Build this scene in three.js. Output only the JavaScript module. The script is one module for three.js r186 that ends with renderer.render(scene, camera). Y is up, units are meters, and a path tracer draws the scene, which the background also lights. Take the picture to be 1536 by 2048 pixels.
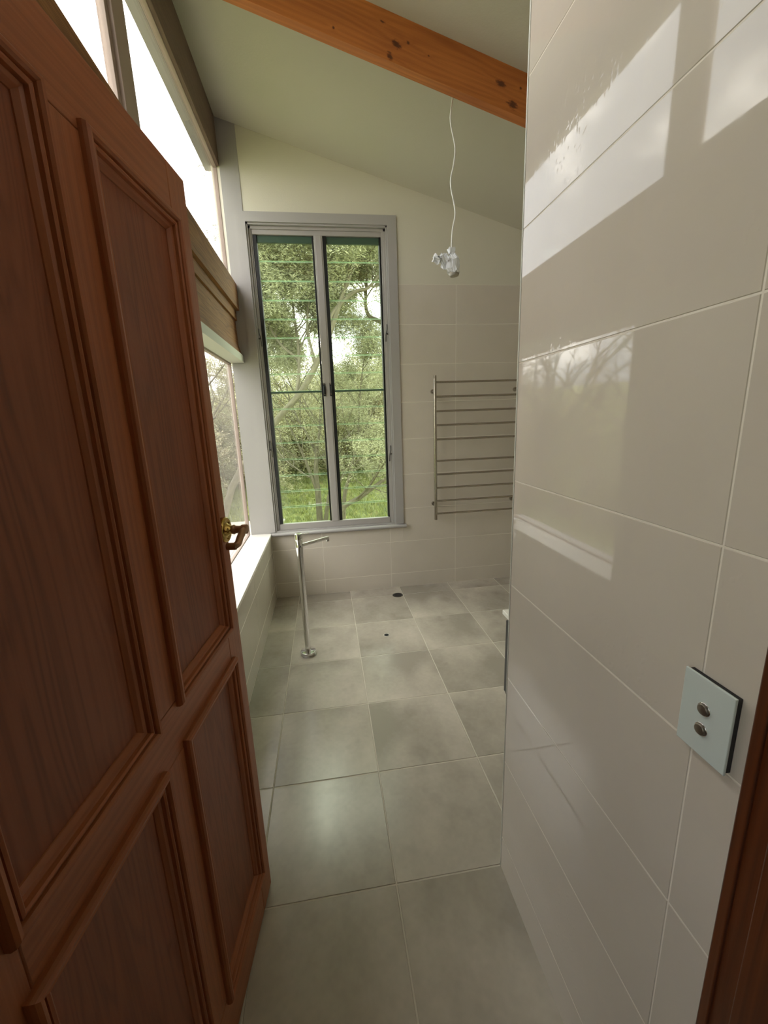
import * as THREE from 'three';
import { RoundedBoxGeometry } from 'three/addons/geometries/RoundedBoxGeometry.js';
import { mergeGeometries } from 'three/addons/utils/BufferGeometryUtils.js';

// ---------------------------------------------------------------- camera, sky, exposure
const scene = new THREE.Scene();
const renderer = new THREE.WebGLRenderer({ antialias: true });
renderer.toneMapping = THREE.LinearToneMapping;
renderer.toneMappingExposure = 2.05;
renderer.shadowMap.enabled = true;
const camera = new THREE.PerspectiveCamera(102.652, 1536 / 2048, 0.02, 200);
camera.matrix.makeBasis(
  new THREE.Vector3(0.98916994, -0.03573089, 0.1423592),
  new THREE.Vector3(0.06621595, 0.9742408, -0.21556972),
  new THREE.Vector3(-0.13098964, 0.22266153, 0.96605567));
camera.quaternion.setFromRotationMatrix(camera.matrix);
camera.position.set(-0.13738, 1.50758, 1.94167);
scene.add(camera);
const SKY_STRENGTH = 3.3;

// ---------------------------------------------------------------- helpers: random, periodic noise, textures
function rng(seed) { let s = seed >>> 0; return () => { s = (s + 0x6D2B79F5) | 0; let t = Math.imul(s ^ (s >>> 15), 1 | s); t = (t + Math.imul(t ^ (t >>> 7), 61 | t)) ^ t; return ((t ^ (t >>> 14)) >>> 0) / 4294967296; }; }
const hash = (x, y, s) => { let h = Math.imul(x, 374761393) + Math.imul(y, 668265263) + Math.imul(s, 974634777); h = Math.imul(h ^ (h >>> 13), 1274126177); return ((h ^ (h >>> 16)) >>> 0) / 4294967296; };
const mod = (a, n) => ((a % n) + n) % n;
function pn(x, y, px, py, s) {            // periodic value noise
  const ix = Math.floor(x), iy = Math.floor(y), fx = x - ix, fy = y - iy, u = fx * fx * (3 - 2 * fx), v = fy * fy * (3 - 2 * fy);
  const x0 = mod(ix, px), x1 = mod(ix + 1, px), y0 = mod(iy, py), y1 = mod(iy + 1, py);
  const a = hash(x0, y0, s), b = hash(x1, y0, s), c = hash(x0, y1, s), d = hash(x1, y1, s);
  return a + (b - a) * u + (c - a) * v + (a - b - c + d) * u * v;
}
function fbm(u, v, fu, fv, oct, s) {      // u, v in 0..1, tiling
  let a = 0, w = 0.5, t = 0;
  for (let i = 0; i < oct; i++) { a += w * pn(u * fu, v * fv, fu, fv, s + i * 17); t += w; w *= 0.5; fu *= 2; fv *= 2; }
  return a / t;
}
const sstep = (a, b, x) => { const t = Math.min(1, Math.max(0, (x - a) / (b - a))); return t * t * (3 - 2 * t); };
const mix = (a, b, t) => a + (b - a) * t;
const mix3 = (a, b, t) => [mix(a[0], b[0], t), mix(a[1], b[1], t), mix(a[2], b[2], t)];
function tex(w, h, fn, { srgb = true, size = [1, 1], wrap = true } = {}) {
  const d = new Uint8Array(w * h * 4);
  for (let j = 0; j < h; j++) for (let i = 0; i < w; i++) {
    const c = fn((i + 0.5) / w, (j + 0.5) / h), k = (j * w + i) * 4;
    if (typeof c === 'number') d[k] = d[k + 1] = d[k + 2] = Math.max(0, Math.min(255, c * 255));
    else for (let q = 0; q < 3; q++) d[k + q] = Math.max(0, Math.min(255, c[q] * 255));
    d[k + 3] = 255;
  }
  const t = new THREE.DataTexture(d, w, h, THREE.RGBAFormat);
  t.magFilter = THREE.LinearFilter; t.minFilter = THREE.LinearMipmapLinearFilter; t.generateMipmaps = true;
  t.wrapS = t.wrapT = wrap ? THREE.RepeatWrapping : THREE.ClampToEdgeWrapping;
  t.repeat.set(1 / size[0], 1 / size[1]);
  if (srgb) t.colorSpace = THREE.SRGBColorSpace;
  t.needsUpdate = true;
  return t;
}
const rgb = (r, g, b) => [r / 255, g / 255, b / 255];

// the overcast sky: thick broken cloud, cream where it is thin, grey where it is thick
{
  const W = 1024, H = 512, d = new Float32Array(W * H * 4);
  for (let j = 0; j < H; j++) {
    const el = ((j + 0.5) / H - 0.5) * Math.PI, up = Math.max(0, Math.sin(el));
    for (let i = 0; i < W; i++) {
      const u = (i + 0.5) / W, v = (j + 0.5) / H;
      const n = fbm(u, v, 22, 18, 6, 301) * 0.6 + fbm(u, v, 60, 44, 5, 377) * 0.4;
      const t = sstep(0.41, 0.59, n), base = 0.92 + 0.16 * up;
      const c = mix3([0.5, 0.515, 0.54], [1.3, 1.25, 1.16], t), k = (j * W + i) * 4;
      for (let q = 0; q < 3; q++) d[k + q] = c[q] * base;
      d[k + 3] = 1;
    }
  }
  const sky = new THREE.DataTexture(d, W, H, THREE.RGBAFormat, THREE.FloatType);
  sky.mapping = THREE.EquirectangularReflectionMapping; sky.magFilter = THREE.LinearFilter; sky.minFilter = THREE.LinearFilter;
  sky.wrapS = THREE.RepeatWrapping; sky.needsUpdate = true;
  scene.background = sky; scene.backgroundIntensity = SKY_STRENGTH;
}

// ---------------------------------------------------------------- helpers: naming, meshes
const taken = new Map();
function numbered(n) { const k = taken.get(n) || 0; taken.set(n, k + 1); return k ? n + '_' + String(k).padStart(3, '0') : n; }
function tag(o, label, category, { group, kind } = {}) { o.userData.label = label; o.userData.category = category; if (group) o.userData.group = group; if (kind) o.userData.kind = kind; return o; }
function thing(name, label, category, pos = [0, 0, 0], opts = {}) {
  const g = new THREE.Group(); g.name = numbered(name); g.position.set(...pos); tag(g, label, category, opts); scene.add(g); return g;
}
function part(name, geo, mat, parent, label) {
  const m = new THREE.Mesh(Array.isArray(geo) ? mergeGeometries(geo.map((g) => { const q = g.index ? g.toNonIndexed() : g; for (const k of Object.keys(q.attributes)) if (!['position', 'normal', 'uv'].includes(k)) q.deleteAttribute(k); return q; })) : geo, mat);
  m.name = name; m.castShadow = m.receiveShadow = true; if (label) m.userData.label = label;
  parent.add(m); return m;
}
// box-projected uv in metres; grain = the axis along which the texture's v runs
function metreUV(g, grain = 'y', du = 0, dv = 0) {
  const p = g.attributes.position, n = g.attributes.normal, uv = new Float32Array(p.count * 2);
  for (let i = 0; i < p.count; i++) {
    const P = { x: p.getX(i), y: p.getY(i), z: p.getZ(i) }, N = { x: Math.abs(n.getX(i)), y: Math.abs(n.getY(i)), z: Math.abs(n.getZ(i)) };
    const dom = N.x >= N.y && N.x >= N.z ? 'x' : N.y >= N.z ? 'y' : 'z';
    let vAx = grain, uAx;
    if (dom === grain) { [vAx, uAx] = ['x', 'y', 'z'].filter((a) => a !== dom); }
    else uAx = ['x', 'y', 'z'].find((a) => a !== dom && a !== grain);
    uv[i * 2] = P[uAx] + du; uv[i * 2 + 1] = P[vAx] + dv;
  }
  g.setAttribute('uv', new THREE.BufferAttribute(uv, 2)); return g;
}
function box(x0, x1, y0, y1, z0, z1, b = 0, grain = 'y', du = 0, dv = 0) {
  const w = x1 - x0, h = y1 - y0, d = z1 - z0, r = Math.min(b, w / 2.2, h / 2.2, d / 2.2);
  const g = r > 0 ? new RoundedBoxGeometry(w, h, d, 1, r) : new THREE.BoxGeometry(w, h, d);
  g.translate((x0 + x1) / 2, (y0 + y1) / 2, (z0 + z1) / 2);
  return metreUV(g, grain, du, dv);
}
// a prism: outline points [a, b] extruded along an axis from c0 to c1
function prism(pts, axis, c0, c1, grain = 'y') {
  const tri = THREE.ShapeUtils.triangulateShape(pts.map((p) => new THREE.Vector2(...p)), []);
  const put = (p, c) => (axis === 'x' ? [c, p[1], p[0]] : axis === 'y' ? [p[0], c, p[1]] : [p[0], p[1], c]);
  const area = pts.reduce((s, p, i) => { const q = pts[(i + 1) % pts.length]; return s + p[0] * q[1] - q[0] * p[1]; }, 0);
  const pos = [];
  const quad = (a, b, c, d) => pos.push(...a, ...b, ...c, ...a, ...c, ...d);
  const flip = (area > 0) !== (axis === 'z');
  for (let i = 0; i < pts.length; i++) { const p = pts[i], q = pts[(i + 1) % pts.length]; flip ? quad(put(p, c0), put(p, c1), put(q, c1), put(q, c0)) : quad(put(p, c0), put(q, c0), put(q, c1), put(p, c1)); }
  const ccw = area > 0;
  for (const [a, b, c] of tri) {
    const A = [a, b, c], ord = (axis === 'z') === ccw ? A : [a, c, b], rev = [ord[0], ord[2], ord[1]];
    for (const k of ord) pos.push(...put(pts[k], c1)); for (const k of rev) pos.push(...put(pts[k], c0));
  }
  const g = new THREE.BufferGeometry(); g.setAttribute('position', new THREE.Float32BufferAttribute(pos, 3)); g.computeVertexNormals();
  return metreUV(g, grain);
}
// a tile lying in local xy, face at z = 0, thickness t, arris c
function tileGeo(w, h, t, c, du, dv) {
  const rings = [[0, -t], [0, -c], [c, 0]].map(([i, z]) => [[i, i, z], [w - i, i, z], [w - i, h - i, z], [i, h - i, z]]);
  const pos = [], uv = [], quad = (a, b, d, e) => { for (const p of [a, b, d, a, d, e]) { pos.push(...p); uv.push(p[0] + du, p[1] + dv); } };
  for (let k = 0; k < 2; k++) for (let i = 0; i < 4; i++) quad(rings[k][i], rings[k][(i + 1) % 4], rings[k + 1][(i + 1) % 4], rings[k + 1][i]);
  quad(...rings[2]);
  const g = new THREE.BufferGeometry(); g.setAttribute('position', new THREE.Float32BufferAttribute(pos, 3)); g.setAttribute('uv', new THREE.Float32BufferAttribute(uv, 2)); g.computeVertexNormals();
  return g;
}
function cyl(r0, r1, a, b, seg = 24) {            // tapered cylinder from point a to point b
  const A = new THREE.Vector3(...a), B = new THREE.Vector3(...b), d = B.clone().sub(A), g = new THREE.CylinderGeometry(r1, r0, d.length(), seg);
  g.translate(0, d.length() / 2, 0); g.applyQuaternion(new THREE.Quaternion().setFromUnitVectors(new THREE.Vector3(0, 1, 0), d.normalize())); g.translate(...a); return g;
}
function lathe(pts, seg = 40) { return new THREE.LatheGeometry(pts.map((p) => new THREE.Vector2(...p)), seg); }
function tube(pts, r, seg = 60, rs = 8) { return new THREE.TubeGeometry(new THREE.CatmullRomCurve3(pts.map((p) => new THREE.Vector3(...p))), seg, r, rs); }

// ---------------------------------------------------------------- materials
function woodTex(seed, dark, mid, light, { lines = 26, warp = 1.4, fibre = 0.35, size = [0.36, 1.5], w = 512, h = 1024, contrast = 0.55 } = {}) {
  return tex(w, h, (u, v) => {
    const wv = (fbm(u, v, 3, 2, 3, seed) - 0.5) * warp + (fbm(u, v, 6, 1, 2, seed + 5) - 0.5) * warp * 0.6;
    const rw = (fbm(u, v, 24, 2, 2, seed + 3) - 0.5) * 0.5, ring = 0.5 + 0.5 * Math.sin((u * Math.round(lines / 6) + wv * 1.6 + rw) * Math.PI * 2 * 3);
    const fine = fbm(u, v, 128, 6, 3, seed + 9), coarse = fbm(u, v, 5, 3, 3, seed + 13);
    let t = Math.pow(ring, 1.6) * contrast + (fine - 0.5) * fibre + (coarse - 0.5) * 0.4 + (1 - contrast) * 0.5;
    t = Math.max(0, Math.min(1, t));
    return t < 0.5 ? mix3(light, mid, t * 2) : mix3(mid, dark, t * 2 - 1);
  }, { size });
}
const cedarMap = woodTex(11, rgb(132, 72, 42), rgb(160, 92, 56), rgb(178, 110, 70), { contrast: 0.2, warp: 0.5, lines: 40 });
const panelMap = woodTex(57, rgb(108, 55, 34), rgb(136, 74, 47), rgb(152, 87, 57), { contrast: 0.32, warp: 2.6, lines: 18, size: [0.42, 1.7] });
const roughTimberMap = woodTex(91, rgb(96, 62, 34), rgb(146, 100, 58), rgb(176, 132, 84), { contrast: 0.2, warp: 1.2, lines: 30, fibre: 0.7, size: [0.3, 0.9] });
const jambMap = woodTex(133, rgb(62, 28, 11), rgb(88, 43, 18), rgb(108, 57, 26), { contrast: 0.35, warp: 0.8, lines: 34 });
const woodBump = tex(256, 512, (u, v) => fbm(u, v, 96, 5, 3, 700), { srgb: false, size: [0.2, 0.8] });
const M = {};
M.cedar = new THREE.MeshPhysicalMaterial({ map: cedarMap, roughness: 0.42, bumpMap: woodBump, bumpScale: 0.0002 });
M.panel = new THREE.MeshPhysicalMaterial({ map: panelMap, roughness: 0.45, bumpMap: woodBump, bumpScale: 0.0002 });
M.jamb = new THREE.MeshPhysicalMaterial({ map: jambMap, roughness: 0.4, bumpMap: woodBump, bumpScale: 0.0002 });
M.timber = new THREE.MeshStandardMaterial({ map: roughTimberMap, roughness: 0.7, bumpMap: woodBump, bumpScale: 0.0006 });
// pine beam with knots, laid out once along the whole beam (v = metres along it)
{
  const L = 3.8, D = 0.26, knots = [[1.02, 0.15, 0.006, 1], [1.24, 0.05, 0.006, 2], [1.30, 0.11, 0.018, 1.2], [1.355, 0.085, 0.009, 1], [1.27, 0.165, 0.02, 0.8], [1.45, 0.10, 0.006, 1], [1.80, 0.085, 0.016, 1.6], [1.86, 0.15, 0.022, 1.2], [1.9, 0.07, 0.007, 1], [0.7, 0.09, 0.012, 1], [2.5, 0.1, 0.018, 1], [3.1, 0.05, 0.012, 1]];
  const map = tex(256, 2048, (u, v) => {
    const X = v * L, Y = u * D;
    let k = 0, bend = 0;
    for (const [kx, ky, r, e] of knots) { const dx = (X - kx) / e, dy = Y - ky, q = Math.sqrt(dx * dx + dy * dy * 1.4); k = Math.max(k, 1 - sstep(r * 0.45, r * 1.15, q + (fbm(u, v, 40, 300, 2, 5) - 0.5) * r)); bend += Math.sign(dy) * 0.012 * Math.exp(-(dx * dx) / (r * r * 14)) * Math.exp(-(dy * dy) / (r * r * 8)); }
    const ring = 0.5 + 0.5 * Math.sin((Y + bend + (fbm(u, v, 3, 8, 3, 21) - 0.5) * 0.05) * 260), fine = fbm(u, v, 64, 30, 3, 31), big = fbm(u, v, 3, 12, 3, 41);
    let t = ring * 0.22 + (fine - 0.5) * 0.3 + (big - 0.5) * 0.6 + 0.4;
    const c = mix3(rgb(206, 128, 62), rgb(150, 82, 34), Math.max(0, Math.min(1, t)));
    return mix3(c, rgb(84, 40, 18), k * 0.9);
  }, { size: [D, L] });
  M.pine = new THREE.MeshPhysicalMaterial({ map, roughness: 0.5, bumpMap: woodBump, bumpScale: 0.0002 });
}
const mottle = tex(512, 512, (u, v) => 0.5 + 0.5 * (fbm(u, v, 4, 4, 5, 801) - 0.5), { srgb: false, size: [1.1, 1.1] });
// polished porcelain wall tile, with dried grout dust left on it here and there
const dust = tex(1024, 1024, (u, v) => {
  const patch = sstep(0.6, 0.74, fbm(u, v, 3, 3, 4, 911)), speck = sstep(0.66, 0.74, fbm(u, v, 150, 110, 2, 921)), wipe = sstep(0.62, 0.8, fbm(u, v, 50, 4, 3, 931)) * sstep(0.45, 0.7, fbm(u, v, 4, 4, 3, 941));
  return 0.018 + 0.1 * speck * patch + 0.05 * wipe + 0.02 * fbm(u, v, 5, 5, 4, 951);
}, { srgb: false, size: [1.3, 1.3] });
const ivory = (seed) => tex(256, 256, (u, v) => mix3(rgb(208, 200, 186), rgb(214, 206, 193), fbm(u, v, 6, 6, 4, seed)), { size: [0.9, 0.9] });
const residue = tex(1024, 1024, (u, v) => { const patch = sstep(0.54, 0.7, fbm(u, v, 3, 3, 4, 911)), dots = sstep(0.68, 0.78, fbm(u, v, 190, 130, 2, 921)), drag = sstep(0.66, 0.8, fbm(u, v, 90, 5, 3, 971)) * sstep(0.52, 0.7, fbm(u, v, 4, 3, 3, 981)); return dots * patch + 0.25 * drag; }, { srgb: false, size: [1.3, 1.3] });
M.tile = [961, 967].map((s) => new THREE.MeshPhysicalMaterial({ map: ivory(s), roughness: 1, roughnessMap: dust, bumpMap: residue, bumpScale: 0.00012, ior: 1.46 }));
M.grout = new THREE.MeshStandardMaterial({ color: 0xece6d9, roughness: 0.9 });
M.floorGrout = new THREE.MeshStandardMaterial({ color: 0xc9c3b4, roughness: 0.95 });
// stone-look floor tile: cloudy grey with soft wipes
const floorMap = tex(1024, 1024, (u, v) => {
  const a = fbm(u, v, 4, 4, 6, 1001), b = fbm(u, v, 9, 3, 4, 1011), f = fbm(u, v, 120, 120, 2, 1021), s = sstep(0.6, 0.8, fbm(u, v, 18, 14, 4, 1031));
  let t = (a - 0.5) * 1.9 + (b - 0.5) * 0.9 + (f - 0.5) * 0.18 + 0.5 - s * 0.16;
  return mix3(rgb(158, 151, 139), rgb(202, 194, 180), Math.max(0, Math.min(1, t)));
}, { size: [1.8, 1.8] });
const floorRough = tex(512, 512, (u, v) => 0.16 + 0.07 * fbm(u, v, 16, 3, 4, 1041) + 0.03 * fbm(u, v, 60, 60, 2, 1051), { srgb: false, size: [1.35, 1.35] });
const floorBump = tex(512, 512, (u, v) => fbm(u, v, 9, 9, 6, 1061), { srgb: false, size: [0.9, 0.9] });
M.floor = new THREE.MeshPhysicalMaterial({ map: floorMap, roughness: 1, roughnessMap: floorRough, bumpMap: floorBump, bumpScale: 0.0004, ior: 1.72 });
const rollerBump = tex(512, 512, (u, v) => fbm(u, v, 90, 90, 3, 1101), { srgb: false, size: [0.5, 0.5] });
M.wallPaint = new THREE.MeshStandardMaterial({ color: 0xd4d0bf, roughness: 0.75, bumpMap: rollerBump, bumpScale: 0.0003 });
M.ceilingPaint = new THREE.MeshStandardMaterial({ color: 0xc9c5b8, roughness: 0.85, bumpMap: rollerBump, bumpScale: 0.0003 });
M.trimPaint = new THREE.MeshStandardMaterial({ color: 0xa9a6a3, roughness: 0.45, bumpMap: woodBump, bumpScale: 0.0002 });
M.sashPaint = new THREE.MeshStandardMaterial({ color: 0xa8a49f, roughness: 0.4 });
M.whiteTrim = new THREE.MeshStandardMaterial({ color: 0xd6d6cc, roughness: 0.55 });
M.pinkTrim = new THREE.MeshStandardMaterial({ color: 0xa8968d, roughness: 0.6 });
M.fascia = new THREE.MeshStandardMaterial({ map: woodTex(211, rgb(92, 74, 62), rgb(116, 94, 80), rgb(132, 110, 94), { contrast: 0.2 }), roughness: 0.6 });
M.ledge = new THREE.MeshPhysicalMaterial({ color: 0xe8e5dd, roughness: 0.28 });
M.blackPlastic = new THREE.MeshStandardMaterial({ color: 0x111312, roughness: 0.45 });
M.darkMetal = new THREE.MeshStandardMaterial({ color: 0x4a4744, roughness: 0.4, metalness: 0.6 });
M.chrome = new THREE.MeshStandardMaterial({ color: 0xe6e6e8, roughness: 0.06, metalness: 1 });
M.steel = new THREE.MeshStandardMaterial({ color: 0xb9b3ab, roughness: 0.2, metalness: 1 });
M.brass = new THREE.MeshStandardMaterial({ color: 0xd2b46a, roughness: 0.14, metalness: 1 });
M.bronze = new THREE.MeshStandardMaterial({ color: 0xb08c70, roughness: 0.38, metalness: 0.8 });
M.pane = new THREE.MeshPhysicalMaterial({ color: 0xffffff, roughness: 0, transmission: 1, thickness: 0, ior: 1.5 });
M.louvre = new THREE.MeshPhysicalMaterial({ color: 0xf1f8ef, roughness: 0, transmission: 1, thickness: 0, ior: 1.5 });
M.glassEdge = new THREE.MeshPhysicalMaterial({ color: 0xe6fbe8, roughness: 0.5, transmission: 0.6, thickness: 0, ior: 1.5 });
M.darkGreen = new THREE.MeshPhysicalMaterial({ color: 0x42594a, roughness: 0.3 });
M.black = new THREE.MeshStandardMaterial({ color: 0x15161a, roughness: 0.5 });

// ---------------------------------------------------------------- measured planes (metres)
const FAR = -1.517, RIGHT = 0.361, EDGE = 0.899, LOW = -0.645, DOORWALL = 1.582, END = 2.75;
const ceilY = (x) => 3.349 - 0.285 * x;
const rnd = rng(4242);

// ---------------------------------------------------------------- floor
{
  const fl = thing('floor', 'grey stone-look square floor tiles with thin pale joints', 'floor', [0, 0, 0], { kind: 'structure' });
  part('grout_bed', box(-1.0, END + 0.1, -0.12, -0.0014, FAR - 0.15, 1.72), M.floorGrout, fl);
  const S = 0.45, J = 0.0045, holes = [];
  for (let i = -2; i <= 6; i++) for (let k = -4; k <= 3; k++) {
    let x0 = i * S + J / 2, x1 = (i + 1) * S - J / 2, z0 = k * S + J / 2, z1 = (k + 1) * S - J / 2;
    x0 = Math.max(x0, LOW); x1 = Math.min(x1, END); z0 = Math.max(z0, FAR); z1 = Math.min(z1, 1.72);
    if (x1 - x0 < 0.02 || z1 - z0 < 0.02) continue;
    if (x0 > RIGHT + 0.05 && z0 > EDGE) continue;
    const w = x1 - x0, d = z1 - z0;
    const g = tileGeo(w, d, 0.006, 0.0016, rnd() * 1.8, rnd() * 1.8);
    g.rotateX(-Math.PI / 2); g.translate(x0, 0, z1);
    part('tile', g, M.floor, fl);
  }
}
// hallway boards behind the camera
{
  const hf = thing('floor_hall', 'dark timber floor of the hallway outside the door', 'floor', [0, 0, 0], { kind: 'structure' });
  for (let k = 0; k < 16; k++) part('plank', box(-1.2 + k * 0.15, -1.203 + (k + 1) * 0.15, -0.03, -0.002, 1.721, 3.6, 0.001, 'z', k * 0.37, k * 0.61), M.jamb, hf);
}

// ---------------------------------------------------------------- tiled walls
const WT = 0.009; let WJ = 0.002;
const ROWS = [0, 0.131]; for (let k = 1; k < 13; k++) ROWS.push(0.131 + 0.3 * k);
function wallTiles(parent, cols, yTop, place, skip) {           // cols: joint positions along the wall; place(g, a) puts a local xy tile
  for (let c = 0; c < cols.length - 1; c++) for (let r = 0; r < ROWS.length - 1; r++) {
    let a0 = cols[c] + WJ / 2, a1 = cols[c + 1] - WJ / 2, b0 = ROWS[r] + WJ / 2, b1 = Math.min(ROWS[r + 1] - WJ / 2, typeof yTop === 'function' ? yTop(a1) : yTop);
    if (b1 - b0 < 0.01 || a1 - a0 < 0.005) continue;
    const rects = skip ? skip(a0, a1, b0, b1) : [[a0, a1, b0, b1]];
    for (const [p0, p1, q0, q1] of rects) {
      if (p1 - p0 < 0.008 || q1 - q0 < 0.008) continue;
      const g = tileGeo(p1 - p0, q1 - q0, WT, 0.0012, rnd() * 1.3, rnd() * 1.3);
      g.translate(p0, q0, 0); place(g);
      part('tile', g, M.tile[(c + r) % 2], parent);
    }
  }
}
{ // right-hand partition, faced towards -x
  const w = thing('wall_right', 'glossy ivory tiled partition wall with the light switch', 'wall', [0, 0, 0], { kind: 'structure' });
  part('wall_core', box(RIGHT + 0.0009, RIGHT + 0.11, -0.02, ceilY(RIGHT + 0.11) + 0.02, EDGE + 0.008, 1.72), M.grout, w);
  wallTiles(w, [EDGE + 0.006, 1.503, 1.60], ceilY(RIGHT) - 0.002, (g) => { g.rotateY(-Math.PI / 2); g.translate(RIGHT, 0, 0); });
  part('corner_trim', box(RIGHT - 0.0005, RIGHT + 0.012, 0, ceilY(RIGHT) - 0.01, EDGE, EDGE + 0.0055, 0.001), M.whiteTrim, w, 'thin pale edge trim');
}
{ // return wall behind the vanity, faced towards -z, and the closing wall of the wide part of the room
  const w = thing('wall_back', 'tiled return wall carrying the dark vanity', 'wall', [0, 0, 0], { kind: 'structure' });
  part('wall_core', prism([[RIGHT + 0.11, 0], [END + 0.1, 0], [END + 0.1, ceilY(END + 0.1) + 0.02], [RIGHT + 0.11, ceilY(RIGHT + 0.11) + 0.02]], 'z', EDGE + 0.008, EDGE + 0.1), M.wallPaint, w);
  wallTiles(w, [0.375, 0.972, 1.572, 2.172, END], 2.53, (g) => { g.rotateY(Math.PI); g.translate(RIGHT + END + 0.014, 0, EDGE + 0.002); });
  const e = thing('wall_end', 'plain painted wall closing the wide end of the bathroom', 'wall', [0, 0, 0], { kind: 'structure' });
  part('wall_core', box(END, END + 0.12, -0.02, ceilY(END) + 0.02, FAR - 0.12, EDGE + 0.1), M.wallPaint, e);
}
WJ = 0.003;
// far wall with the louvre window opening
const WX0 = -0.603, WX1 = 0.433, WY0 = 0.6, WY1 = 2.926;
{
  const w = thing('wall_far', 'far wall, ivory tiles below and cream paint above, around the louvre window', 'wall', [0, 0, 0], { kind: 'structure' });
  const z0 = FAR - 0.14, z1 = FAR - 0.0009, L = -0.8, R = END + 0.12;
  const top = (a, b, y) => prism([[a, y], [b, y], [b, ceilY(b) + 0.03], [a, ceilY(a) + 0.03]], 'z', z0, z1);
  part('wall_core', [box(L, R, -0.02, WY0, z0, z1), box(L, WX0, WY0, WY1, z0, z1), prism([[WX1, WY0], [R, WY0], [R, ceilY(R) + 0.03], [WX1, ceilY(WX1) + 0.03]], 'z', z0, z1), top(L, WX1, WY1)], M.grout, w);
  // cream plaster above the tiles
  const py = 2.524, pz0 = FAR - 0.002, pz1 = FAR - 0.0003;
  part('plaster', [prism([[0.5, py], [END, py], [END, ceilY(END) + 0.02], [0.5, ceilY(0.5) + 0.02]], 'z', pz0, pz1), prism([[-0.64, 2.95], [0.5, 2.95], [0.5, ceilY(0.5) + 0.02], [-0.64, ceilY(-0.64) + 0.02]], 'z', pz0, pz1)], M.wallPaint, w, 'cream painted plaster');
  wallTiles(w, [LOW + 0.001, -0.217, 0.38, 0.977, 1.574, 2.171, END], 2.522, (g) => g.translate(0, 0, FAR), (a0, a1, b0, b1) => {
    const cx = 0.495, cy = 0.575;                       // hidden by casing and sill beyond these
    if (a0 >= cx || b1 <= cy) return [[a0, a1, b0, b1]];
    if (a1 <= cx) return b0 < cy ? [[a0, a1, b0, Math.min(b1, cy)]] : [];
    return b0 < cy ? [[a0, cx, b0, cy], [cx, a1, b0, b1]] : [[cx, a1, b0, b1]];
  });
}
// low tiled wall under the side window, with the near full-height part behind the door
const WIN_END = 0.02, LEDGE = 0.592;
{
  const w = thing('wall_left', 'low ivory tiled wall under the side window, taller behind the door', 'wall', [0, 0, 0], { kind: 'structure' });
  part('wall_core', box(-0.87, LOW - 0.0009, -0.02, LEDGE - 0.022, FAR, 1.72), M.grout, w);
  wallTiles(w, [-1.515, -1.2, -0.6, 0, 0.6, 1.2, DOORWALL], LEDGE - 0.024, (g) => { g.rotateY(Math.PI / 2); g.scale(1, 1, -1); const ix = g.attributes.position, nn = ix.count; for (let i = 0; i < nn; i += 3) { for (const at of ['position', 'uv', 'normal']) { const A = g.attributes[at]; for (let q = 0; q < A.itemSize; q++) { const t = A.getComponent(i + 1, q); A.setComponent(i + 1, q, A.getComponent(i + 2, q)); A.setComponent(i + 2, q, t); } } } g.translate(LOW, 0, 0); });
  part('plaster', box(-0.87, LOW, LEDGE - 0.022, 1.962, WIN_END, 1.72, 0.002), M.wallPaint, w, 'painted plaster behind the door');
  part('plaster', box(-0.87, -0.755, 1.955, 2.56, WIN_END, 1.72, 0.002), M.wallPaint, w);
}
// wall with the doorway (its room side faces -z), the wall above the door head, and the dim hall beyond
const DX0 = -0.575, DX1 = 0.352, DH = 2.052;
{
  const w = thing('wall_near', 'painted wall that holds the doorway', 'wall', [0, 0, 0], { kind: 'structure' });
  const sl = (a, b, y) => prism([[a, y], [b, y], [b, ceilY(b) + 0.02], [a, ceilY(a) + 0.02]], 'z', DOORWALL + 0.01, 1.72);
  part('wall_core', [box(-0.9, DX0 - 0.04, -0.02, DH + 0.04, DOORWALL + 0.01, 1.72), sl(-0.9, RIGHT + 0.02, DH + 0.04), box(RIGHT + 0.1, 1.2, -0.02, 3.2, 1.62, 1.72)], M.wallPaint, w);
  const h = thing('wall_hall', 'painted hallway walls and ceiling behind the camera', 'wall', [0, 0, 0], { kind: 'structure' });
  part('wall_core', [box(-1.3, -1.2, -0.03, 0.9, 1.72, 3.7), box(-1.3, -1.2, 2.2, 2.65, 1.72, 3.7), box(-1.3, -1.2, 0.9, 2.2, 1.72, 2.1), box(-1.3, -1.2, 0.9, 2.2, 2.75, 3.7), box(1.2, 1.3, -0.03, 2.65, 1.62, 3.7), box(-1.3, 1.3, -0.03, 2.65, 3.6, 3.7), box(-1.3, 1.3, 2.55, 2.65, 1.72, 3.7), box(-1.3, -0.86, -0.03, 2.65, 1.62, 1.72)], M.wallPaint, h);
}
{
  const g = thing('window_5', 'plain hallway window behind the camera', 'window', [0, 0, 0], { kind: 'structure' });
  part('pane', box(-1.253, -1.247, 0.92, 2.18, 2.12, 2.73), M.pane, g);
  part('frame', [box(-1.29, -1.21, 0.9, 0.94, 2.1, 2.75, 0.002), box(-1.29, -1.21, 2.16, 2.2, 2.1, 2.75, 0.002), box(-1.29, -1.21, 0.94, 2.16, 2.1, 2.14, 0.002), box(-1.29, -1.21, 0.94, 2.16, 2.71, 2.75, 0.002)], M.trimPaint, g);
}
// ceiling: a raking skillion, higher at the window side
{
  const c = thing('ceiling', 'raking off-white ceiling rising towards the side windows', 'ceiling', [0, 0, 0], { kind: 'structure' });
  const a = -0.86, b = END + 0.25;
  part('lining', prism([[a, ceilY(a)], [b, ceilY(b)], [b, ceilY(b) + 0.1], [a, ceilY(a) + 0.1]], 'z', FAR - 0.5, 1.76), M.ceilingPaint, c);
}
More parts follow.
